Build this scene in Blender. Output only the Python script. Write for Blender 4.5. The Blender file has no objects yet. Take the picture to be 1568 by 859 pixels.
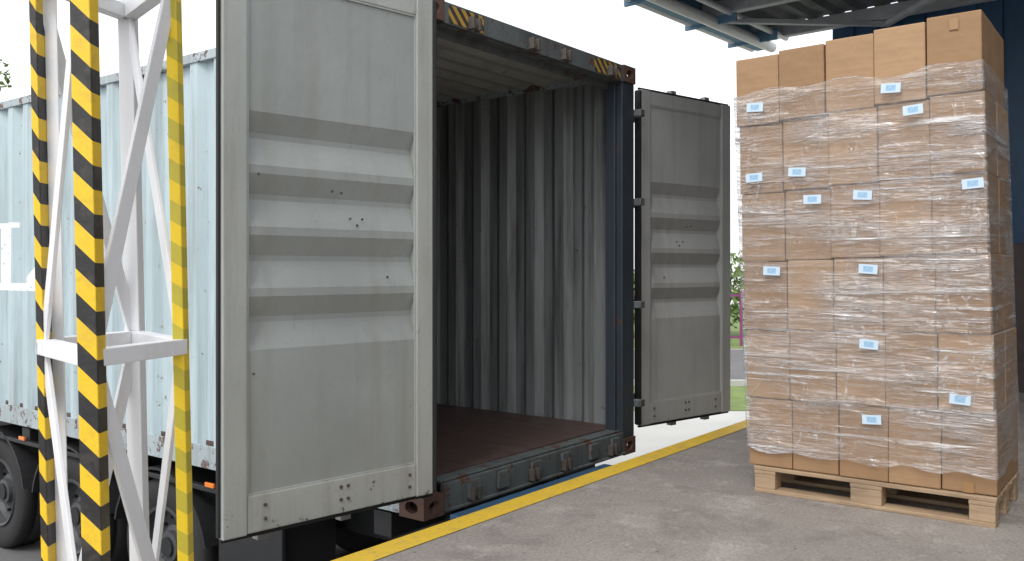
import bpy, bmesh, math, random
from mathutils import Vector, Matrix, noise as mnoise
random.seed(7)
scene = bpy.context.scene
R = math.radians

# ------------------------------------------------------------------ helpers
def link(o):
    scene.collection.objects.link(o); return o

def empty(name, loc=(0,0,0), rz=0.0, parent=None):
    e = bpy.data.objects.new(name, None); link(e)
    e.location = loc; e.rotation_euler = (0,0,rz); e.empty_display_size=.2
    if parent: e.parent = parent
    return e

class MB:
    def __init__(s): s.v=[]; s.f=[]
    def add(s, vs, fs):
        n=len(s.v); s.v+= [tuple(v) for v in vs]; s.f+=[tuple(i+n for i in f) for f in fs]; return s
    def box(s,x0,x1,y0,y1,z0,z1):
        vs=[(x0,y0,z0),(x1,y0,z0),(x1,y1,z0),(x0,y1,z0),(x0,y0,z1),(x1,y0,z1),(x1,y1,z1),(x0,y1,z1)]
        return s.add(vs,[(0,3,2,1),(4,5,6,7),(0,1,5,4),(1,2,6,5),(2,3,7,6),(3,0,4,7)])
    def bar(s,p0,p1,w,h,up=(0,0,1)):
        p0=Vector(p0);p1=Vector(p1);d=(p1-p0).normalized();u=Vector(up)
        if abs(d.dot(u))>.99: u=Vector((0,1,0))
        a=d.cross(u).normalized();b=a.cross(d).normalized()
        vs=[]
        for p in (p0,p1):
            for sa,sb in ((-1,-1),(1,-1),(1,1),(-1,1)):
                vs.append(p+a*sa*w/2+b*sb*h/2)
        return s.add(vs,[(0,1,2,3),(7,6,5,4),(0,4,5,1),(1,5,6,2),(2,6,7,3),(3,7,4,0)])
    def cyl(s,p0,p1,r,n=14,r2=None):
        p0=Vector(p0);p1=Vector(p1);d=(p1-p0).normalized();u=Vector((0,0,1))
        if abs(d.dot(u))>.95: u=Vector((0,1,0))
        a=d.cross(u).normalized();b=a.cross(d).normalized(); r2=r if r2 is None else r2
        vs=[]
        for p,rr in ((p0,r),(p1,r2)):
            for i in range(n):
                t=2*math.pi*i/n; vs.append(p+a*math.cos(t)*rr+b*math.sin(t)*rr)
        fs=[(i,(i+1)%n,n+(i+1)%n,n+i) for i in range(n)]
        fs.append(tuple(range(n-1,-1,-1))); fs.append(tuple(range(n,2*n)))
        return s.add(vs,fs)
    def lathe(s,prof,center,n=40):
        cx,cy,cz=center; vs=[];m=len(prof)
        for i in range(n):
            t=2*math.pi*i/n
            for (x,r) in prof: vs.append((cx+x,cy+r*math.cos(t),cz+r*math.sin(t)))
        fs=[]
        for i in range(n):
            for j in range(m-1):
                a=i*m+j;b=((i+1)%n)*m+j; fs.append((a,b,b+1,a+1))
        return s.add(vs,fs)
    def obj(s,name,mat,parent=None,bevel=0,smooth=False,loc=None):
        me=bpy.data.meshes.new(name); me.from_pydata(s.v,[],s.f); me.update()
        bm=bmesh.new(); bm.from_mesh(me); bmesh.ops.recalc_face_normals(bm,faces=bm.faces); bm.to_mesh(me); bm.free()
        o=bpy.data.objects.new(name,me); link(o)
        if mat: me.materials.append(mat)
        if parent: o.parent=parent
        if loc: o.location=loc
        if bevel:
            b=o.modifiers.new('bevel','BEVEL'); b.width=bevel; b.segments=2; b.limit_method='ANGLE'; b.angle_limit=R(40)
        if smooth:
            for p in me.polygons: p.use_smooth=True
        return o

def sheet(profile, ext0, ext1, fn):
    m=MB(); vs=[];fs=[]
    for a,d in profile:
        vs.append(fn(a,d,ext0)); vs.append(fn(a,d,ext1))
    for i in range(len(profile)-1):
        fs.append((2*i,2*i+1,2*i+3,2*i+2))
    m.add(vs,fs); return m

# ------------------------------------------------------------------ materials
class NT:
    def __init__(s,name):
        s.m=bpy.data.materials.new(name); s.m.use_nodes=True; s.n=s.m.node_tree.nodes; s.l=s.m.node_tree.links
        s.b=s.n['Principled BSDF']; s.out=s.n['Material Output']
        s.tc=s.n.new('ShaderNodeTexCoord')
    def map(s,scale=(1,1,1),rot=(0,0,0),loc=(0,0,0)):
        m=s.n.new('ShaderNodeMapping'); m.inputs['Scale'].default_value=scale; m.inputs['Rotation'].default_value=rot; m.inputs['Location'].default_value=loc
        s.l.new(s.tc.outputs['Object'],m.inputs['Vector']); return m.outputs[0]
    def noise(s,scale,detail=5,rough=.6,vec=None,dist=0):
        t=s.n.new('ShaderNodeTexNoise'); t.inputs['Scale'].default_value=scale; t.inputs['Detail'].default_value=min(detail,5)
        t.inputs['Roughness'].default_value=rough; t.inputs['Distortion'].default_value=dist
        s.l.new(vec if vec else s.tc.outputs['Object'],t.inputs['Vector']); return t.outputs['Fac']
    def ramp(s,f,p0,p1,c0=(0,0,0,1),c1=(1,1,1,1)):
        r=s.n.new('ShaderNodeValToRGB'); r.color_ramp.elements[0].position=p0; r.color_ramp.elements[1].position=p1
        r.color_ramp.elements[0].color=c0; r.color_ramp.elements[1].color=c1
        s.l.new(f,r.inputs[0]); return r.outputs[0]
    def mix(s,f,a,b,blend='MIX'):
        m=s.n.new('ShaderNodeMix'); m.data_type='RGBA'; m.blend_type=blend
        for sock,v in ((m.inputs[0],f),(m.inputs[6],a),(m.inputs[7],b)):
            if isinstance(v,bpy.types.NodeSocket): s.l.new(v,sock)
            elif isinstance(v,(int,float)): sock.default_value=v
            else: sock.default_value=(v[0],v[1],v[2],1)
        return m.outputs[2]
    def math(s,op,a,b=None,clamp=False):
        m=s.n.new('ShaderNodeMath'); m.operation=op; m.use_clamp=clamp
        for i,v in enumerate((a,b)):
            if v is None: continue
            if isinstance(v,bpy.types.NodeSocket): s.l.new(v,m.inputs[i])
            else: m.inputs[i].default_value=v
        return m.outputs[0]
    def sep(s,vec=None):
        x=s.n.new('ShaderNodeSeparateXYZ'); s.l.new(vec if vec else s.tc.outputs['Object'],x.inputs[0]); return x.outputs
    def col(s,c):
        if isinstance(c,bpy.types.NodeSocket): s.l.new(c,s.b.inputs['Base Color'])
        else: s.b.inputs['Base Color'].default_value=(*c,1)
    def rough(s,r):
        if isinstance(r,bpy.types.NodeSocket): s.l.new(r,s.b.inputs['Roughness'])
        else: s.b.inputs['Roughness'].default_value=r
    def bump(s,h,strength=.3,dist=.01):
        b=s.n.new('ShaderNodeBump'); b.inputs['Strength'].default_value=strength; b.inputs['Distance'].default_value=dist
        s.l.new(h,b.inputs['Height']); s.l.new(b.outputs[0],s.b.inputs['Normal']); return b.outputs[0]
    def filament(s,n,width):
        return s.math('SUBTRACT',1.0,s.math('MULTIPLY',s.math('ABSOLUTE',s.math('SUBTRACT',n,.5)),1/width),True)

def paint(name, base, dark, rough=.45, rust=.0, streak=.5, bump=.12, rustcol=(.10,.035,.018), off=0, low=0, dent=0):
    t=NT(name)
    big=t.ramp(t.noise(1.3,3,.6,t.map(loc=(off,off,off))),.35,.7)
    c=t.mix(big,base,[b*.84 for b in base])
    st=t.ramp(t.noise(1.0,5,.65,t.map((9,9,.55))),.48,.72)
    c=t.mix(t.math('MULTIPLY',st,streak),c,dark)
    fine=t.ramp(t.noise(40,3,.6),.52,.75)
    c=t.mix(t.math('MULTIPLY',fine,.3*streak),c,dark)
    if rust>0 or low>0:
        nz=t.noise(7,5,.78,t.map(loc=(3+off,1,2)))
        if low>0:
            zm=t.math('SUBTRACT',1.0,t.math('MULTIPLY',t.sep()[2],5.5),True)
            nz=t.math('ADD',nz,t.math('MULTIPLY',zm,low))
        r=t.ramp(nz,.70-rust*.28,.73-rust*.27)
        c=t.mix(t.math('MULTIPLY',r,.85),c,rustcol); t.rough(t.math('ADD',t.math('MULTIPLY',r,.4),rough,True))
    else:
        t.rough(t.math('ADD',t.math('MULTIPLY',t.noise(5,4,.6),.25),rough-.1))
    if dent:
        # scuffs: thin curved scratches
        sc=t.filament(t.noise(1.7,3,.55,t.map((1.6,1.6,1),loc=(off,4,1)),1.5),.006)
        sm=t.ramp(t.noise(2.3,3,.6,t.map(loc=(1,off,9))),.56,.62)
        c=t.mix(t.math('MULTIPLY',t.math('MULTIPLY',sc,sm),.55),c,dark)
    t.col(c)
    h=t.noise(18,4,.6)
    if dent: h=t.math('ADD',h,t.math('MULTIPLY',t.noise(2.6,2,.5),dent))
    t.bump(h,bump,.01)
    return t.m

def plain(name,c,rough=.6,var=.25,scale=8,bump=.15,metal=0):
    t=NT(name)
    n=t.ramp(t.noise(scale,4,.65),.3,.75)
    t.col(t.mix(n,c,[x*(1-var) for x in c])); t.rough(rough); t.b.inputs['Metallic'].default_value=metal
    if bump: t.bump(t.noise(scale*6,3,.6),bump,.006)
    return t.m

M={}
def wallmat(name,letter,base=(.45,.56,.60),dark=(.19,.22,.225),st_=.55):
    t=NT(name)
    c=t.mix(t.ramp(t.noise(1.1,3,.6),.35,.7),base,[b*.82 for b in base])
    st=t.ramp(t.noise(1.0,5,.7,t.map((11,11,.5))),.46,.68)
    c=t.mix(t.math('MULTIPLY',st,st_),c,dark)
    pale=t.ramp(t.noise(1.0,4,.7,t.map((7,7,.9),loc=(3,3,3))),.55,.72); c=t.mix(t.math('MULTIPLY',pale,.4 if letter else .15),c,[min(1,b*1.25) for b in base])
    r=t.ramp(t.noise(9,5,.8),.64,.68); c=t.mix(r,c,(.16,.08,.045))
    if letter:
        X,Y,Z=t.sep()
        def rng(v,a,b): return t.math('MULTIPLY',t.math('GREATER_THAN',v,a),t.math('LESS_THAN',v,b))
        def rect(a,b,z0,z1): return t.math('MULTIPLY',rng(Y,a,b),rng(Z,z0,z1))
        m=rect(4.84,5.06,1.15,1.73)
        for q in (rect(4.42,5.2,1.15,1.215),rect(4.76,5.15,1.69,1.735)):
            m=t.math('MAXIMUM',m,q)
        tri=t.math('LESS_THAN',Z,t.math('ADD',t.math('MULTIPLY',t.math('SUBTRACT',4.60,Y),1.6),1.17))
        m=t.math('MAXIMUM',m,t.math('MULTIPLY',tri,rect(4.41,4.60,1.15,1.45)))
        for q in (rect(5.45,5.6,1.15,1.73),rect(5.95,6.15,1.15,1.73),rect(5.5,6.0,1.40,1.46),rect(5.5,6.0,1.67,1.73)): m=t.math('MAXIMUM',m,q)
        wear=t.ramp(t.noise(30,3,.6),.33,.42)
        c=t.mix(t.math('MULTIPLY',m,t.math('MULTIPLY',wear,.95)),c,(.86,.86,.85))
    t.col(c); t.rough(.42); t.bump(t.noise(14,4,.6),.12,.01); return t.m
M['wallL']=wallmat('side_wall_paint',True)
M['wallR']=wallmat('side_wall_paint_worn_dimmed',False,(.24,.26,.27),(.06,.06,.055),.85)  # dirty grey streaks; base darkened so the paint carries the interior's dimness
M['roof_in']=paint('roof_paint',(.44,.455,.42),(.22,.22,.19),.5,.15,.6)
M['frame']=paint('frame_blue_grey_paint',(.115,.135,.14),(.05,.045,.045),.5,.5,.9)
M['post']=paint('post_navy_paint',(.035,.048,.065),(.02,.024,.03),.5,.25,.6)
M['rail']=paint('rail_pale_blue_paint',(.38,.45,.48),(.2,.2,.19),.5,.6,.7)
M['door']=paint('door_grey_paint',(.315,.345,.345),(.23,.225,.195),.34,.0,.45,.2,off=2,dent=2.5)
M['doorR']=paint('door_grey_paint_b',(.38,.39,.39),(.22,.22,.21),.4,.04,.5,off=5,dent=2)
M['doorframe']=paint('door_frame_paint',(.38,.405,.395),(.22,.205,.17),.40,.10,.6,off=1,low=.12,dent=1)
M['rust']=paint('rusty_casting',(.12,.065,.05),(.05,.032,.028),.85,.3,.7,.5)
M['bolt']=plain('dull_bolt_steel',(.10,.085,.075),.6,.5,20)
M['rubber']=plain('black_rubber',(.018,.018,.02),.7)
M['tyre']=plain('tyre_rubber',(.022,.022,.023),.8)
M['black']=plain('black_chassis_paint',(.02,.021,.023),.5)
M['steel']=plain('galvanised_steel',(.42,.42,.42),.45,.4,10,metal=.5)
M['rim']=plain('wheel_rim_paint',(.075,.078,.085),.5,.4)
M['white']=paint('white_mast_paint',(.78,.80,.84),(.45,.45,.47),.4,.0,.3,.05)
M['orange']=plain('orange_marker_lens',(.8,.22,.03),.25,.1)
M['bluestrip']=paint('blue_steel_edge',(.03,.09,.17),(.03,.04,.05),.5,.1,.6)
M['green']=plain('leaf_green',(.10,.17,.035),.6,.4,1.5,0)
M['green2']=plain('leaf_green_light',(.17,.27,.06),.6,.3,1.5,0)
M['bark']=plain('bark',(.09,.07,.05),.9,.5)

def floor_mat():
    t=NT('container_plywood_floor')
    n=t.ramp(t.noise(1,5,.7,t.map((30,1.2,30))),.3,.7)
    c=t.mix(n,(.11,.066,.056),(.05,.032,.03))
    c=t.mix(t.math('MULTIPLY',t.ramp(t.noise(3,5,.7),.5,.65),.5),c,(.13,.10,.09))
    X,Y,Z=t.sep(); g=t.math('LESS_THAN',t.math('FRACT',t.math('MULTIPLY',X,5.2)),.03)
    c=t.mix(g,c,(.015,.01,.01)); t.col(c); t.rough(.5); t.bump(t.noise(40,4,.6),.2,.01); return t.m
M['cfloor']=floor_mat()

def hazard(name,pitch=.13,k=1.0,yel=(.80,.53,.02),blk=(.02,.02,.022)):
    t=NT(name); X,Y,Z=t.sep()
    s=t.math('ADD',Z,t.math('MULTIPLY',X,k))
    f=t.math('FRACT',t.math('DIVIDE',s,pitch)); g=t.math('GREATER_THAN',f,.5)
    c=t.mix(g,yel,blk); c=t.mix(t.math('MULTIPLY',t.ramp(t.noise(18,5,.7),.5,.75),.35),c,(.15,.13,.1))
    t.col(c); t.rough(.4); t.bump(t.noise(35,3,.6),.2,.008); return t.m
M['haz']=hazard('hazard_tape',.122,.95)
M['hazA']=hazard('hazard_tape_fine',.122,1.6)
M['hazH']=hazard('hazard_marking',.075,1.0,(.42,.26,.05),(.04,.04,.04))
def yellow_tape():
    t=NT('yellow_post_tape'); X,Y,Z=t.sep()
    f=t.math('FRACT',t.math('DIVIDE',t.math('ADD',Z,t.math('MULTIPLY',X,.6)),.12)); g=t.math('GREATER_THAN',f,.5)
    c=t.mix(g,(.80,.57,.02),(.50,.42,.04)); c=t.mix(t.math('MULTIPLY',t.ramp(t.noise(18,5,.7),.5,.75),.3),c,(.3,.25,.1)); t.col(c); t.rough(.4); return t.m
M['ytape']=yellow_tape()

def cardboard():
    t=NT('cardboard')
    oi=t.n.new('ShaderNodeObjectInfo')
    c=t.mix(oi.outputs['Random'],(.315,.19,.10),(.43,.275,.155))
    n=t.ramp(t.noise(1,4,.6,t.map((3,3,60))),.35,.7); c=t.mix(t.math('MULTIPLY',n,.3),c,(.25,.15,.08))
    n2=t.ramp(t.noise(4,4,.6),.5,.8); c=t.mix(t.math('MULTIPLY',n2,.4),c,(.26,.155,.085))
    t.col(c); t.rough(.75); t.bump(t.noise(6,3,.5),.4,.03); return t.m
M['card']=cardboard()
def tapemat():
    t=NT('brown_packing_tape'); t.col((.34,.20,.09)); t.rough(.2); t.bump(t.noise(30,3),.2,.004); return t.m
M['tape']=tapemat()
def labelmat():
    t=NT('label_paper'); X,Y,Z=t.sep()
    inx=t.math('LESS_THAN',t.math('ABSOLUTE',X),.024); inz=t.math('LESS_THAN',t.math('ABSOLUTE',Z),.015)
    m=t.math('MULTIPLY',inx,inz); c=t.mix(m,(.58,.72,.86),(.34,.55,.76))
    tx=t.math('MULTIPLY',t.math('GREATER_THAN',t.noise(1,2,.5,t.map((160,1,90))),.55),t.math('LESS_THAN',t.math('ABSOLUTE',Z),.010))
    c=t.mix(t.math('MULTIPLY',t.math('MULTIPLY',tx,m),.5),c,(.2,.33,.5))
    t.col(c); t.rough(.35); return t.m
M['label']=labelmat()
def wrapmat():
    t=NT('stretch_wrap_film'); n=t.n; l=t.l
    a=t.ramp(t.noise(1,5,.62,t.map((.9,.9,34),(0,R(3),0)),.4),.52,.64)
    b=t.ramp(t.noise(1,5,.62,t.map((1.1,1.1,24),(0,R(-20),0),(4,2,1)),.6),.55,.68)
    fil=t.filament(t.noise(1,4,.6,t.map((2.2,2.2,15),(0,R(-8),0),(7,2,3)),.9),.014)
    d=t.filament(t.noise(1,3,.6,t.map((7,7,2.5),(0,R(28),0)),.6),.012)
    veil=t.ramp(t.noise(1,4,.65,t.map((1.3,1.3,6),(0,R(-12),0),(1,1,7))),.44,.62)
    patch=t.ramp(t.noise(2.2,3,.6,t.map((1,1,1.6))),.38,.60)
    f=t.math('MAXIMUM',t.math('MULTIPLY',a,.62),t.math('MULTIPLY',b,.68))
    f=t.math('MAXIMUM',f,t.math('MULTIPLY',fil,.55)); f=t.math('MAXIMUM',f,t.math('MULTIPLY',d,.4))
    f=t.math('MULTIPLY',f,t.math('ADD',t.math('MULTIPLY',patch,.85),.22))
    f=t.math('ADD',f,t.math('ADD',t.math('MULTIPLY',veil,.26),.13),True)
    bump=n.new('ShaderNodeBump'); bump.inputs['Strength'].default_value=.7; bump.inputs['Distance'].default_value=.02
    l.new(t.math('ADD',t.math('ADD',a,veil),t.math('ADD',b,fil)),bump.inputs['Height'])
    tr=n.new('ShaderNodeBsdfTransparent'); df=n.new('ShaderNodeBsdfDiffuse'); df.inputs[0].default_value=(.76,.76,.77,1)
    gl=n.new('ShaderNodeBsdfGlossy'); gl.inputs[0].default_value=(.9,.9,.92,1); gl.inputs['Roughness'].default_value=.2
    l.new(bump.outputs[0],gl.inputs['Normal']); l.new(bump.outputs[0],df.inputs['Normal'])
    m1=n.new('ShaderNodeMixShader'); m1.inputs[0].default_value=.42; l.new(df.outputs[0],m1.inputs[1]); l.new(gl.outputs[0],m1.inputs[2])
    m2=n.new('ShaderNodeMixShader'); l.new(f,m2.inputs[0]); l.new(tr.outputs[0],m2.inputs[1]); l.new(m1.outputs[0],m2.inputs[2])
    l.new(m2.outputs[0],t.out.inputs['Surface']); return t.m
M['wrap']=wrapmat()
def wood():
    t=NT('pallet_wood'); n1=t.ramp(t.noise(1,5,.7,t.map((2,30,40))),.3,.7)
    c=t.mix(n1,(.50,.37,.24),(.31,.21,.13)); c=t.mix(t.math('MULTIPLY',t.ramp(t.noise(3,4),.48,.7),.6),c,(.22,.16,.11)); t.col(c); t.rough(.75); t.bump(t.noise(1,4,.6,t.map((4,60,60))),.3,.01); return t.m
M['wood']=wood()
def dockmat():
    t=NT('dock_concrete')
    a=t.ramp(t.noise(.55,5,.65),.35,.68); c=t.mix(a,(.385,.355,.33),(.285,.262,.243))
    b=t.ramp(t.noise(2.6,5,.78,None,.5),.50,.64); c=t.mix(t.math('MULTIPLY',b,.55),c,(.185,.168,.155))
    w=t.ramp(t.noise(4.1,5,.78,t.map(loc=(5,5,5))),.52,.66); c=t.mix(t.math('MULTIPLY',w,.6),c,(.53,.50,.47))
    f=t.ramp(t.noise(60,5,.8),.42,.60); c=t.mix(t.math('MULTIPLY',f,.5),c,(.14,.125,.115))
    sp=t.ramp(t.noise(13,4,.65,t.map(loc=(9,2,0))),.66,.70); c=t.mix(t.math('MULTIPLY',sp,.75),c,(.055,.05,.045))
    t.col(c); t.rough(.72)
    t.bump(t.math('ADD',t.noise(45,5,.75),t.math('MULTIPLY',t.noise(6,4,.6),1.2)),.6,.015); return t.m
M['dock']=dockmat()
def yline():
    t=NT('yellow_line_paint'); c=t.mix(t.ramp(t.noise(3,5,.78),.5,.72),(.72,.48,.04),(.54,.37,.07))
    c=t.mix(t.math('MULTIPLY',t.ramp(t.noise(26,5,.8),.56,.65),.6),c,(.30,.26,.20)); t.col(c); t.rough(.65); t.bump(t.noise(45,5,.7),.3,.008); return t.m
M['yline']=yline()
M['yard']=plain('yard_concrete',(.52,.52,.50),.85,.2,.6,.2)
M['road']=plain('asphalt',(.15,.15,.155),.85,.3,1.2,.2)
M['grass']=plain('grass',(.18,.25,.07),.9,.45,3,.5)
M['fence']=plain('purple_fence_paint',(.24,.05,.17),.5,.2)
M['navy']=plain('navy_cladding',(.012,.065,.15),.45,.3)
M['maroon']=plain('maroon_panel',(.085,.06,.058),.6,.3)
M['render']=plain('grey_wall_render',(.42,.41,.39),.8,.2)
M['canopy']=plain('canopy_deck_dark',(.11,.115,.125),.6,.3)
M['canopysteel']=plain('canopy_steel_grey',(.50,.52,.56),.5,.25)
M['canopyblue']=plain('canopy_blue_beam',(.14,.28,.42),.5,.25)
M['pipe']=plain('white_pipe',(.80,.81,.82),.35,.12)

# ------------------------------------------------------------------ container
TH=math.atan2(.795,.606)
W,H,L=2.25,2.8,12.19
cont=empty('shipping_container',(-.467,4.711,-.095),TH)
def corr(a0,a1,pitch,depth,frac=(.26,.24)):
    top=pitch*frac[0]; sl=pitch*(1-2*frac[0])/2
    pts=[(a0,0)]; a=a0
    while a+pitch<=a1:
        pts+= [(a+top,0),(a+top+sl,depth),(a+2*top+sl,depth),(a+pitch,0)]; a+=pitch
    pts.append((a1,0)); return pts
prof=corr(.18,L-.16,.272,.045,(.3,.2))
sheet(prof,.15,H-.07,lambda a,d,e:(.012+d,a,e)).obj('left_side_wall',M['wallL'],cont)
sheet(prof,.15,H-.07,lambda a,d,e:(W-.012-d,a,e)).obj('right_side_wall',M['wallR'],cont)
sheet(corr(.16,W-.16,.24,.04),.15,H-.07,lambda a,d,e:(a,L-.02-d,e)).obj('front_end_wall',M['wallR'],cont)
sheet(corr(.12,L-.1,.209,.03,(.2,.2)),.055,W-.055,lambda a,d,e:(e,a,H-.045+d-.005)).obj('roof',M['roof_in'],cont)
MB().box(.05,W-.05,.125,L-.05,.14,.185).obj('floor',M['cfloor'],cont)
b=MB(); b.box(0,.06,.16,L-.16,H-.075,H-.012); b.box(W-.06,W,.16,L-.16,H-.075,H-.012)
b.box(0,.012,.16,L-.16,.012,.165); b.box(.012,.05,.16,L-.16,.012,.022); b.box(.012,.05,.16,L-.16,.14,.15)
b.box(W-.012,W,.16,L-.16,.012,.165)
b.obj('side_rails',M['rail'],cont,.003)
b=MB()
for i in range(28): b.box(.02,W-.02,.4+i*.42,.45+i*.42,.02,.139)
b.obj('floor_cross_members',M['frame'],cont)
b=MB()
b.box(0,.085,.006,.13,.119,H-.119); b.box(W-.17,W,.006,.13,.119,H-.119)
b.box(W-.20,W-.17,.05,.13,.17,H-.13)
b.obj('corner_posts',M['post'],cont,.006)
b=MB()
b.box(.163,W-.163,.0,.035,H-.125,H-.006); b.box(.163,W-.163,.035,.11,H-.13,H-.115); b.box(.163,W-.163,.035,.12,H-.035,H-.012)
b.box(.09,W-.18,.11,.124,H-.17,H-.04)
b.obj('door_header',M['frame'],cont,.004)
b=MB()
b.box(.163,W-.163,0,.03,.02,.165); b.box(.163,W-.163,.03,.125,.165,.178); b.box(.163,W-.163,-.02,.0,.012,.028)
for x in (.35,.62,.95,1.28,1.62,1.9): b.box(x,x+.10,-.022,-.001,.05,.15)
b.obj('door_sill',M['frame'],cont,.004)
b=MB()
for x in (.36,.93,1.28,1.86):
    for z0 in (H-.12,.04):
        b.box(x,x+.02,-.045,-.002,z0,z0+.07); b.box(x+.055,x+.075,-.045,-.002,z0,z0+.07); b.box(x+.0,x+.075,-.014,-.003,z0+.02,z0+.05)
b.obj('lock_keepers',M['bolt'],cont,.003)
b=MB(); b.box(.20,.50,-.003,-.0005,H-.115,H-.02); b.box(1.70,2.04,-.003,-.0005,H-.115,H-.02); b.obj('header_hazard_marking',M['hazH'],cont)
def casting(name,x0,x1,y0,y1,z0,z1,mat):
    o=MB().box(x0,x1,y0,y1,z0,z1).obj(name,mat,cont)
    cx,cy,cz=(x0+x1)/2,(y0+y1)/2,(z0+z1)/2
    for (sx,sy,sz) in (((x1-x0)*.27,.3,.034),(.3,(y1-y0)*.27,.034),(.036,.058,.3)):
        me=bpy.data.meshes.new('c'); bm=bmesh.new(); bmesh.ops.create_uvsphere(bm,u_segments=20,v_segments=12,radius=1)
        for v in bm.verts:
            c=v.co; v.co=Vector((cx+c.x*sx,cy+c.y*sy,cz+c.z*sz))
        bm.to_mesh(me); bm.free(); co=bpy.data.objects.new('c',me); link(co)
        co.parent=cont
        md=o.modifiers.new('b','BOOLEAN'); md.operation='DIFFERENCE'; md.object=co; md.solver='EXACT'
        bpy.context.view_layer.update()
        nm=bpy.data.meshes.new_from_object(o.evaluated_get(bpy.context.evaluated_depsgraph_get()))
        o.modifiers.clear(); o.data=nm; bpy.data.objects.remove(co)
    bv=o.modifiers.new('bevel','BEVEL'); bv.width=.006; bv.segments=2; bv.limit_method='ANGLE'; bv.angle_limit=R(50)
e=.004
for (x0,x1) in ((-e,.162),(W-.162,W+e)):
    for (z0,z1) in ((-.0,.118),(H-.118,H)):
        casting('corner_casting',x0,x1,-e,.178,z0,z1,M['rust'])
        casting('corner_casting',x0,x1,L-.178,L+e,z0,z1,M['rust'])

# ------------------------------------------------------------------ doors
def door(name,loc,ang,side,w,h,mat,fmat):
    e0=empty(name,loc,ang,cont)
    s=side; ft=.062
    def yb(a,b_): return (min(s*a,s*b_),max(s*a,s*b_))
    b=MB(); y0,y1=yb(-ft,0)
    lw,rw,bh,th=.115,.105,.17,.11
    b.box(0,rw,y0,y1,0,h); b.box(w-lw,w,y0,y1,0,h)
    ya,yb_=yb(-ft,-.004)
    b.box(rw,w-lw,ya,yb_,.004,bh); b.box(rw,w-lw,ya,yb_,h-th,h-.004)
    b.obj('frame',fmat,e0,.006)
    pr=[(h-th,0)]
    zt=1.855; p=.272
    for i in range(4):
        t=zt-i*p
        pr+=[(t,0),(t-.09,-.040),(t-.115,-.040),(t-.235,0)]
    pr.append((bh,0))
    base=-.014
    sheet(pr,rw-.002,w-lw+.002,lambda a,d,ee:(ee,s*(base+d),a)).obj('inner_panel',mat,e0)
    sheet(pr,rw-.002,w-lw+.002,lambda a,d,ee:(ee,s*(base+d-.004),a)).obj('outer_panel',fmat,e0)
    b=MB()
    for xx in (rw,w-lw-.008): b.box(xx,xx+.008,*yb(-.02,-.006),bh,h-th)
    b.box(rw,w-lw,*yb(-.02,-.007),bh,bh+.008); b.box(rw,w-lw,*yb(-.02,-.007),h-th-.008,h-th)
    b.obj('weld_lip',fmat,e0)
    b=MB(); b.box(-.022,-.001,*yb(-.05,.006),.01,h-.01); b.box(.0,w,*yb(-.04,-.02),-.016,-.001); b.box(.0,w,*yb(-.04,-.02),h+.001,h+.016)
    b.box(w+.001,w+.014,*yb(-.04,-.018),.01,h-.01)
    b.obj('rubber_gasket',M['rubber'],e0,.004)
    b=MB()
    for x in (w*.42,w*.80):
        b.cyl((x,-s*(ft+.035),-.05),(x,-s*(ft+.035),h+.05),.017)
        for zz in (-.055,h+.015): b.box(x-.03,x+.03,*yb(-ft-.06,-ft-.01),zz,zz+.04)
        for zz in (.25,.9,1.6,2.2): b.box(x-.045,x+.045,*yb(-ft-.055,-ft-.0005),zz,zz+.05)
        b.bar((x,-s*(ft+.06),.85),(x-.35,-s*(ft+.06),.83),.012,.035)
    b.obj('locking_bars',M['steel'],e0,.003)
    b=MB()
    for (x,z) in ((.15,.06),(.15,.12),(.52,.07),(.52,.13),(.56,.07),(.56,.13),(w-.2,.06),(w-.2,.12)):
        b.cyl((x,s*(-.006),z),(x,s*.003,z),.008,10)
    for (x,z) in ((.55,1.52),(.60,1.525),(.43,1.40),(.46,1.37),(.50,1.40),(.28,1.12),(.98,1.58),(w-.15,.70)):
        b.cyl((x,s*(base-.003),z),(x,s*(base+.002),z),.006,8)
    b.obj('bolts',M['bolt'],e0)
    b=MB()
    for zz in (.18,.9,1.65,2.3):
        b.box(-.05,.06,*yb(-ft-.02,-ft-.0005),zz,zz+.06); b.cyl((-.045,-s*.065,zz-.02),(-.045,-s*.065,zz+.08),.016)
    b.obj('hinges',fmat,e0,.003)
    return e0
inv=Matrix.Rotation(-TH,4,'Z')
def tolocal(p):
    v=Vector((p[0]+.467,p[1]-4.711,0)); v=inv@v; return (v.x,v.y,0)
dl=tolocal((-.408,4.60)); dr=tolocal((.975,6.72))
door('left_door',(dl[0],dl[1],.175),R(-135.4)-TH,1,1.155,2.56,M['door'],M['doorframe'])
door('right_door',(dr[0],dr[1],.150),R(39.6)-TH,-1,1.10,2.545,M['doorR'],M['doorR'])
b=MB()
for zz in (.33,1.05,1.80,2.45):
    b.box(W-.001,W+.06,-.05,.02,zz,zz+.05); b.box(-.05,.001,-.07,.02,zz,zz+.05)
b.obj('hinge_lugs',M['frame'],cont,.004)

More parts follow.
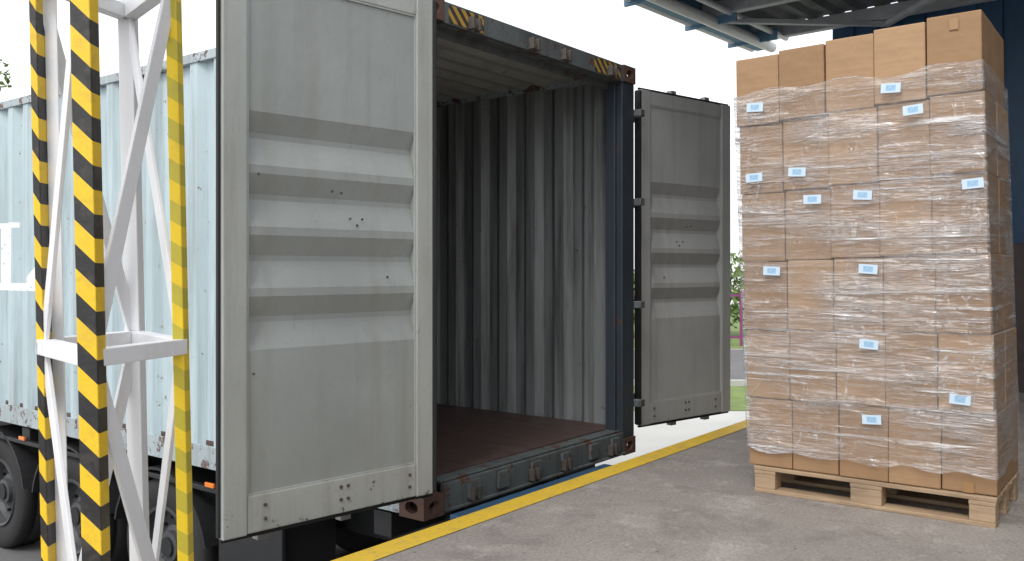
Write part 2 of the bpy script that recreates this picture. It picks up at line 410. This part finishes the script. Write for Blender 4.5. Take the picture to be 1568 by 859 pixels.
# ------------------------------------------------------------------ trailer
tr=empty('container_semi_trailer',(-.467,4.711,-.095),TH)
GZ=-1.155
b=MB()
for x in (.62,1.50): b.box(x,x+.13,.25,L-.4,-.42,-.06)
for y in (.3,1.6,3.2,4.6,6.5,9,11.6): b.box(.06,W-.06,y,y+.14,-.16,-.02)
b.box(.15,W-.15,.22,.34,-.62,-.50)
for x in (.5,1.62): b.box(x,x+.08,.24,.32,-.5,-.1)
b.obj('chassis_frame',M['black'],tr,.005)
tyres=MB(); rims=MB(); guards=MB(); hubs=MB()
for y in (2.6,3.92,5.23):
    for x0,sg in ((.06,1),(W-.06,-1)):
        c=(x0,y,GZ+.5)
        pr=[(0.03,.30),(.005,.36),(0,.43),(.012,.475),(.03,.492),(.07,.5),(.12,.492),(.125,.485),(.135,.485),(.14,.492),(.19,.5),(.25,.5),(.31,.492),(.34,.475),(.355,.43),(.35,.36),(.32,.30)]
        tyres.lathe([(a*sg,r) for a,r in pr],c,48)
        pr=[(.03,.30),(.012,.295),(.02,.275),(.10,.262),(.14,.24),(.15,.15),(.11,.145),(.10,.11),(.06,.105),(.05,.0)]
        rims.lathe([(a*sg,r) for a,r in pr],c,40)
        for i in range(10):
            t=i*2*math.pi/10; hubs.cyl((x0+.15*sg,y+.2*math.cos(t),GZ+.5+.2*math.sin(t)),(x0+.115*sg,y+.2*math.cos(t),GZ+.5+.2*math.sin(t)),.014,8)
        n=18; vs=[];fs=[]
        for i in range(n+1):
            t=R(12)+R(156)*i/n
            for rr in (.575,.595):
                for xx in (x0-.03*sg,x0+.42*sg): vs.append((xx,y+rr*math.cos(t),GZ+.5+rr*.98*math.sin(t)))
        for i in range(n):
            a=i*4;c2=a+4
            fs+=[(a,c2,c2+1,a+1),(a+2,a+3,c2+3,c2+2),(a,a+2,c2+2,c2),(a+1,c2+1,c2+3,a+3)]
        guards.add(vs,fs)
    hubs.cyl((.1,y,GZ+.5),(W-.1,y,GZ+.5),.07,14)
tyres.obj('tyres',M['tyre'],tr,smooth=True); rims.obj('rims',M['rim'],tr); hubs.obj('axles_and_nuts',M['black'],tr); guards.obj('mudguards',M['black'],tr)
b=MB(); b.box(.02,.05,1.2,1.85,-.75,-.15); b.box(.05,.5,1.25,1.8,-.72,-.2); b.box(.02,.06,6.2,9.5,-.75,-.65); b.box(.02,.06,6.2,9.5,-.45,-.35)
b.box(.03,.08,1.0,6.0,-.155,-.12)
b.obj('side_guard_and_box',M['black'],tr,.006)
b=MB()
for y in (1.9,3.2,4.6,6.4): b.box(.012,.03,y,y+.10,-.115,-.085)
b.obj('marker_lights',M['orange'],tr,.004)
b=MB(); b.box(.02,.22,.15,.2,-.62,-.40); b.box(W-.22,W-.02,.15,.2,-.62,-.40); b.obj('rear_lamp_housing',M['black'],tr,.01)

# ------------------------------------------------------------------ dock, line, yard
dock=empty('loading_dock',(.822,5.87,0),TH)
b=MB(); b.box(-14,9.5,-16,0,-1.248,0); b.obj('concrete_slab',M['dock'],dock,.012)
b=MB(); b.add([(-13.9,-.150,.004),(9.4,-.150,.004),(9.4,-.008,.004),(-13.9,-.008,.004)],[(0,1,2,3)]); b.obj('yellow_edge_line',M['yline'],dock)
b=MB(); b.box(-1.75,-.25,.003,.10,-.09,-.012); b.box(-1.75,-.25,.003,.02,-.35,-.09); b.obj('blue_dock_edge_plate',M['bluestrip'],dock,.006)
b=MB()
for x in (-2.2,-.1): b.box(x,x+.25,.003,.11,-.75,-.25)
b.obj('dock_bumpers',M['rubber'],dock,.015)
MB().add([(-400,-400,-1.25),(400,-400,-1.25),(400,500,-1.25),(-400,500,-1.25)],[(0,1,2,3)]).obj('ground',M['yard'])
MB().add([(-30,0,-1.246),(3.5,0,-1.246),(3.5,9,-1.246),(-30,9,-1.246)],[(0,1,2,3)]).obj('loading_bay_asphalt',M['road'],empty('loading_bay_pavement',(.822,5.87,0),TH))
def strip(name,y0,y1,x0,x1,z,mat): return MB().add([(x0,y0,z),(x1,y0,z),(x1,y1,z),(x0,y1,z)],[(0,1,2,3)]).obj(name,mat)
strip('grass_verge',15.6,19,-60,80,-1.242,M['grass'])
strip('road',19.0,27.5,-90,120,-1.242,M['road'])
MB().box(-90,120,18.85,19.0,-1.25,-1.12).obj('kerb',M['yard'])
strip('grass_verge',27.8,60,-90,120,-1.242,M['grass'])
b=MB()
for i in range(150):
    x=-30+i*.45; b.box(x,x+.09,28.7,28.74,-1.24,.55)
b.box(-30,37.5,28.745,28.79,.35,.42); b.box(-30,37.5,28.745,28.79,-1.0,-.93)
b.obj('palisade_fence',M['fence'])
def leaves(name,clumps,n,size,mats,parent=None):
    vs=[];fs=[];mi=[]
    for k in range(n):
        c,r=random.choice(clumps)
        d=Vector((random.gauss(0,1),random.gauss(0,1),random.gauss(0,1))).normalized()*(random.random()**.4)
        p=Vector(c)+Vector((d.x*r[0],d.y*r[1],d.z*r[2]))
        a=Vector((random.gauss(0,1),random.gauss(0,1),random.gauss(0,1))).normalized(); bb=a.orthogonal().normalized(); s_=size*random.uniform(.5,1.2)
        q=len(vs); vs+= [p-a*s_,p+bb*s_*.5,p+a*s_,p-bb*s_*.5]; fs.append((q,q+1,q+2,q+3)); mi.append(0 if random.random()<.6 else 1)
    me=bpy.data.meshes.new(name); me.from_pydata([tuple(v) for v in vs],[],fs)
    for m in mats: me.materials.append(m)
    for p,i in zip(me.polygons,mi): p.material_index=i
    o=bpy.data.objects.new(name,me); link(o)
    if parent: o.parent=parent
    return o
cl=[]
for i in range(60):
    x=-30+i*1.25; hh=random.uniform(1.2,1.7); cl.append(((x,33+random.uniform(-1,1),-1.0+hh*.9),(1.2,1.2,hh)))
leaves('hedge',cl,26000,.17,[M['green'],M['green2']])
def tree(loc,h,rad):
    e0=empty('deciduous_tree',loc); b=MB(); b.cyl((0,0,0),(0.1,0,h*.5),.25,10,.16); cl=[]
    for i in range(16):
        t=random.uniform(0,6.28); z=h*random.uniform(.3,.5); rr=rad*random.uniform(.3,.9); z2=h*random.uniform(.45,.95)
        p=(math.cos(t)*rr,math.sin(t)*rr,z2); b.cyl((.1*z/h,0,z),p,.08,6,.02); cl.append((p,(rad*.35,rad*.35,rad*.3)))
    b.obj('trunk_and_limbs',M['bark'],e0); leaves('crown',cl,8000,.14,[M['green'],M['green2']],e0)
tree((-22.8,32,-1.25),10.2,4.2)

# ------------------------------------------------------------------ pallet + boxes
PA=R(-37)
PL=(1.352,4.972,0)
pal=empty('wooden_pallet',PL,PA)
b=MB()
for x0,x1 in ((0,.12),(.52,.68),(1.08,1.2)):
    for y0,y1 in ((0,.1),(.30,.42),(.62,.72)): b.box(x0+.002,x1-.002,y0+.003,y1,.022,.10)
for y0,y1 in ((-.002,.1),(.30,.42),(.62,.722)): b.box(0,1.2,y0,y1,.0,.022)
for x0,x1 in ((0,.12),(.52,.68),(1.08,1.2)): b.box(x0,x1,0.001,.72,.10,.122)
for i in range(5):
    y=.0+i*.155; b.box(-.004,1.204,y,y+.11,.1225,.144)
b.obj('boards_and_blocks',M['wood'],pal,.004)

stk=empty('wrapped_cardboard_box_stack',PL,PA)
bw,bh,bd=.2475,.384,.35
XM=.592
proto=MB().box(-bw/2+.0015,bw/2-.0015,-bd/2+.002,bd/2-.002,.0015,bh-.0015).obj('cardboard_box',M['card'],stk,.005); meshb=proto.data; bpy.data.objects.remove(proto)
LEAN=-.028; LY=-.028
def zf(x): return 1+(x-.6)*.030
tapes=MB()
for r in range(6):
    rx=random.uniform(-.004,.004)
    for c in range(5):
        xc=XM+(c-2)*bw
        for d in range(2):
            o=bpy.data.objects.new('cardboard_box',meshb); link(o); o.parent=stk
            k=zf(xc); z=.146+r*bh*k
            dx=random.uniform(-.002,.002)+rx; dy=(random.uniform(-.008,.008) if d==0 else 0)
            o.location=(xc+LEAN*(z+.15)+dx,.02+bd/2+d*(bd+.006)+dy+LY*z,z); o.scale=(1,1,k)
            o.rotation_euler=(random.uniform(-.003,.003),random.uniform(-.003,.003)-.012*(r/5),random.uniform(-.012,.012))
            bv=o.modifiers.new('bevel','BEVEL'); bv.width=.006; bv.segments=2
            if d==0:
                x=o.location.x; y=o.location.y-bd/2-.004
                if r==5:
                    if c in (4,): tapes.box(x-.02,x+.02,y,y+.001,z+bh-.075,z+bh-.02)
                elif random.random()<.45: tapes.box(x-.024,x+.024,y-.001,y,z+.004,z+.055)
tapes.obj('packing_tape',M['tape'],stk)
lab=MB().box(-.047,.047,-.0008,.0008,-.024,.024).obj('shipping_label',M['label'],stk); lm=lab.data; bpy.data.objects.remove(lab)
for (s_,z) in ((.09,2.13),(.80,2.15),(.90,2.03),(.07,1.745),(.31,1.76),(.386,1.61),(.644,1.62),(1.155,1.65),(.15,1.23),(.658,1.24),(.648,.853),(1.065,.606),(.648,.466)):
    o=bpy.data.objects.new('shipping_label',lm); link(o); o.parent=stk; o.location=(s_+LEAN*z,-.006+LY*z,z); o.rotation_euler=(0,random.uniform(-.08,.08),0)
def wrap():
    nz=150
    hw=2.5*bw+.006
    x0,x1,y0,y1=XM-hw,XM+hw,.004,.738
    per=[((x0,y0),(x1,y0),120),((x1,y0),(x1,y1),40),((x1,y1),(x0,y1),30),((x0,y1),(x0,y0),40)]
    ring=[];N=[]
    for (a,c,n),(nxx,ny) in zip(per,((0,-1),(1,0),(0,1),(-1,0))):
        for i in range(n):
            t=i/n; ring.append((a[0]+(c[0]-a[0])*t,a[1]+(c[1]-a[1])*t)); N.append((nxx,ny))
    n=len(ring); vs=[];fs=[]
    for j in range(nz+1):
        for i,(x,y) in enumerate(ring):
            zb=.24+.07*mnoise.noise(Vector((x*4,y*4,1))); zt=2.20+.07*mnoise.noise(Vector((x*3,y*3,5)))+.04*x
            z=zb+(zt-zb)*j/nz
            dsp=.004*mnoise.noise(Vector((x*5,y*5,z*45)))+.005*mnoise.noise(Vector((x*9+z*6,y*9,z*20)))
            dsp=max(dsp+.004,0)*(1 if N[i][1] else .4)
            vs.append((x+N[i][0]*dsp+LEAN*z,y+N[i][1]*dsp-.002+LY*z,z))
    for j in range(nz):
        for i in range(n):
            fs.append((j*n+i,j*n+(i+1)%n,(j+1)*n+(i+1)%n,(j+1)*n+i))
    MB().add(vs,fs).obj('stretch_wrap',M['wrap'],stk,smooth=True)
wrap()

# ------------------------------------------------------------------ hazard lattice mast
mast=empty('hazard_striped_lattice_post',(0,0,0))
A=(-1.392,2.65);B=(-1.085,2.30);C=(-.985,2.65);D=(-1.27,3.0)
ML=-.022
def P(q,z): return (q[0]+ML*(z-1.0),q[1],z)
top=3.3
def post(name,q,w,d,mat,z0=.012):
    b=MB(); b.bar(P(q,z0),P(q,top),w,d,(0,1,0)); return b.obj(name,mat,mast,.003)
post('front_post_taped',B,.052,.052,M['haz'])
post('left_post_taped',A,.022,.05,M['hazA'])
A2=(A[0]+.030,A[1]+.022); post('left_post_flange',A2,.038,.006,M['white'])
post('right_post_taped',C,.034,.045,M['ytape'])
post('rear_post',D,.05,.05,M['white'])
b=MB()
lv=[-.08,1.01,2.10,3.19]
for z in lv[1:]:
    for p,q in ((A,B),(B,C),(C,D),(D,A)): b.bar(P(p,z),P(q,z),.045,.045)
for p,q in ((A,B),(B,C),(C,D),(D,A)): b.bar(P(p,.06),P(q,.06),.03,.04)
def diag(p,q,z0,z1):
    n=Vector((p[1]-q[1],q[0]-p[0],0)).normalized()
    f=0
    if z0<.05: f=(.07-z0)/(z1-z0)
    a=Vector(P(p,z0));c=Vector(P(q,z1)); a=a+(c-a)*f
    b.bar(a,c,.05,.012,n)
for i in range(3):
    z0,z1=lv[i],lv[i+1]
    if i%2==1:
        diag(B,C,z0,z1); diag(C,D,z0,z1); diag(A,B,z0,z1); diag(D,A,z0,z1)
    else:
        diag(C,B,z0,z1); diag(D,C,z0,z1); diag(B,A,z0,z1); diag(A,D,z0,z1)
for q in (A,B,C,D): b.box(q[0]-.04,q[0]+.08,q[1]-.06,q[1]+.06,.001,.012)
b.obj('white_bracing',M['white'],mast,.002)

# ------------------------------------------------------------------ canopy + walls
CA=R(49)
can=empty('loading_dock_canopy',(2.97,10.76,3.9),CA)
pr=corr(-9,0,.25,.05)
XN=-5.6
sheet(pr,XN,.0,lambda a,d,ee:(ee,a,.20+d)).obj('corrugated_deck',M['canopy'],can)
MB().add([(XN,-9,.27),(0,-9,.27),(0,0.05,.27),(XN,0.05,.27)],[(0,1,2,3)]).obj('roof_sheet',M['canopysteel'],can)
b=MB()
for x in (-5.4,-4.4,-2.9,-1.4,-.1): b.box(x-.05,x+.05,-9,-.05,.06,.2)
b.obj('rafters',M['canopysteel'],can,.004)
b=MB()
for x in (-4.4,-2.9,-1.4):
    b.bar((x,-.1,.03),(x+1.4,-1.5,.03),.07,.05); b.bar((x+1.4,-1.5,.025),(x,-2.9,.025),.07,.05); b.bar((x,-2.9,.03),(x+1.4,-4.3,.03),.07,.05); b.bar((x+1.4,-4.3,.025),(x,-5.7,.025),.07,.05)
b.obj('wind_bracing',M['canopysteel'],can,.004)
b=MB(); b.box(XN,.1,-.04,.06,.0,.30); b.obj('edge_beam',M['canopyblue'],can,.004)
b=MB(); b.cyl((XN,-.16,.0),(.05,-.16,.0),.06,16); b.cyl((XN,.12,.05),(.1,.12,.05),.05,16); b.cyl((XN,-.36,.07),(0,-.36,.07),.035,12)
b.obj('pipes',M['pipe'],can,smooth=True)
b=MB()
for x in (-5,-3.8,-2.6,-1.4,-.4): b.box(x,x+.03,-.42,.19,-.03,.1)
b.obj('pipe_brackets',M['canopyblue'],can)
wh=empty('warehouse_wall',(2.97,10.76,0),CA)
b=MB(); b.box(.03,.18,-9,-.9,1.5,4.08)
for i in range(32):
    y=-8.9+i*.25; b.box(-.0,.03,y,y+.12,1.5,4.05)
b.obj('navy_cladding',M['navy'],wh)
b=MB(); b.box(.02,.2,-9,-.9,.002,1.5); b.obj('lower_panel',M['maroon'],wh)
b=MB(); b.box(-11,-.001,-6.7,-6.52,.002,4.08); b.obj('unseen_side_wall',M['render'],wh)  # out-of-view wall, length and pale tone set to block and bounce light

# ------------------------------------------------------------------ light / world / camera
w=bpy.data.worlds.new('World'); scene.world=w; w.use_nodes=True
n=w.node_tree.nodes; l=w.node_tree.links
sky=n.new('ShaderNodeTexSky'); sky.sky_type='NISHITA'; sky.sun_disc=False; sky.sun_elevation=R(50); sky.sun_rotation=R(205); sky.dust_density=4
hs=n.new('ShaderNodeHueSaturation'); hs.inputs['Saturation'].default_value=.3; hs.inputs['Value'].default_value=.6
l.new(sky.outputs[0],hs.inputs['Color'])
ad=n.new('ShaderNodeMix'); ad.data_type='RGBA'; ad.blend_type='ADD'; ad.inputs[0].default_value=1
l.new(hs.outputs[0],ad.inputs[6]); ad.inputs[7].default_value=(7.2,7.25,7.35,1)
l.new(ad.outputs[2],n['Background'].inputs[0]); n['Background'].inputs[1].default_value=.15
sd=bpy.data.lights.new('sun','SUN'); sd.energy=1.2; sd.angle=R(18); sd.color=(1,.96,.9)
so=bpy.data.objects.new('sun',sd); link(so)
az=R(205); el=R(50)
dv=Vector((math.sin(az)*math.cos(el),math.cos(az)*math.cos(el),math.sin(el)))
so.rotation_euler=dv.to_track_quat('Z','Y').to_euler()

cd=bpy.data.cameras.new('camera'); co=bpy.data.objects.new('camera',cd); link(co)
co.location=(0,0,1.24); co.rotation_euler=(R(90),0,0); cd.lens=31.3; cd.sensor_width=36; cd.shift_y=-.0112; cd.clip_end=2000
scene.camera=co
scene.view_settings.view_transform='Standard'
try: scene.view_settings.look='None'
except: pass
scene.view_settings.exposure=0
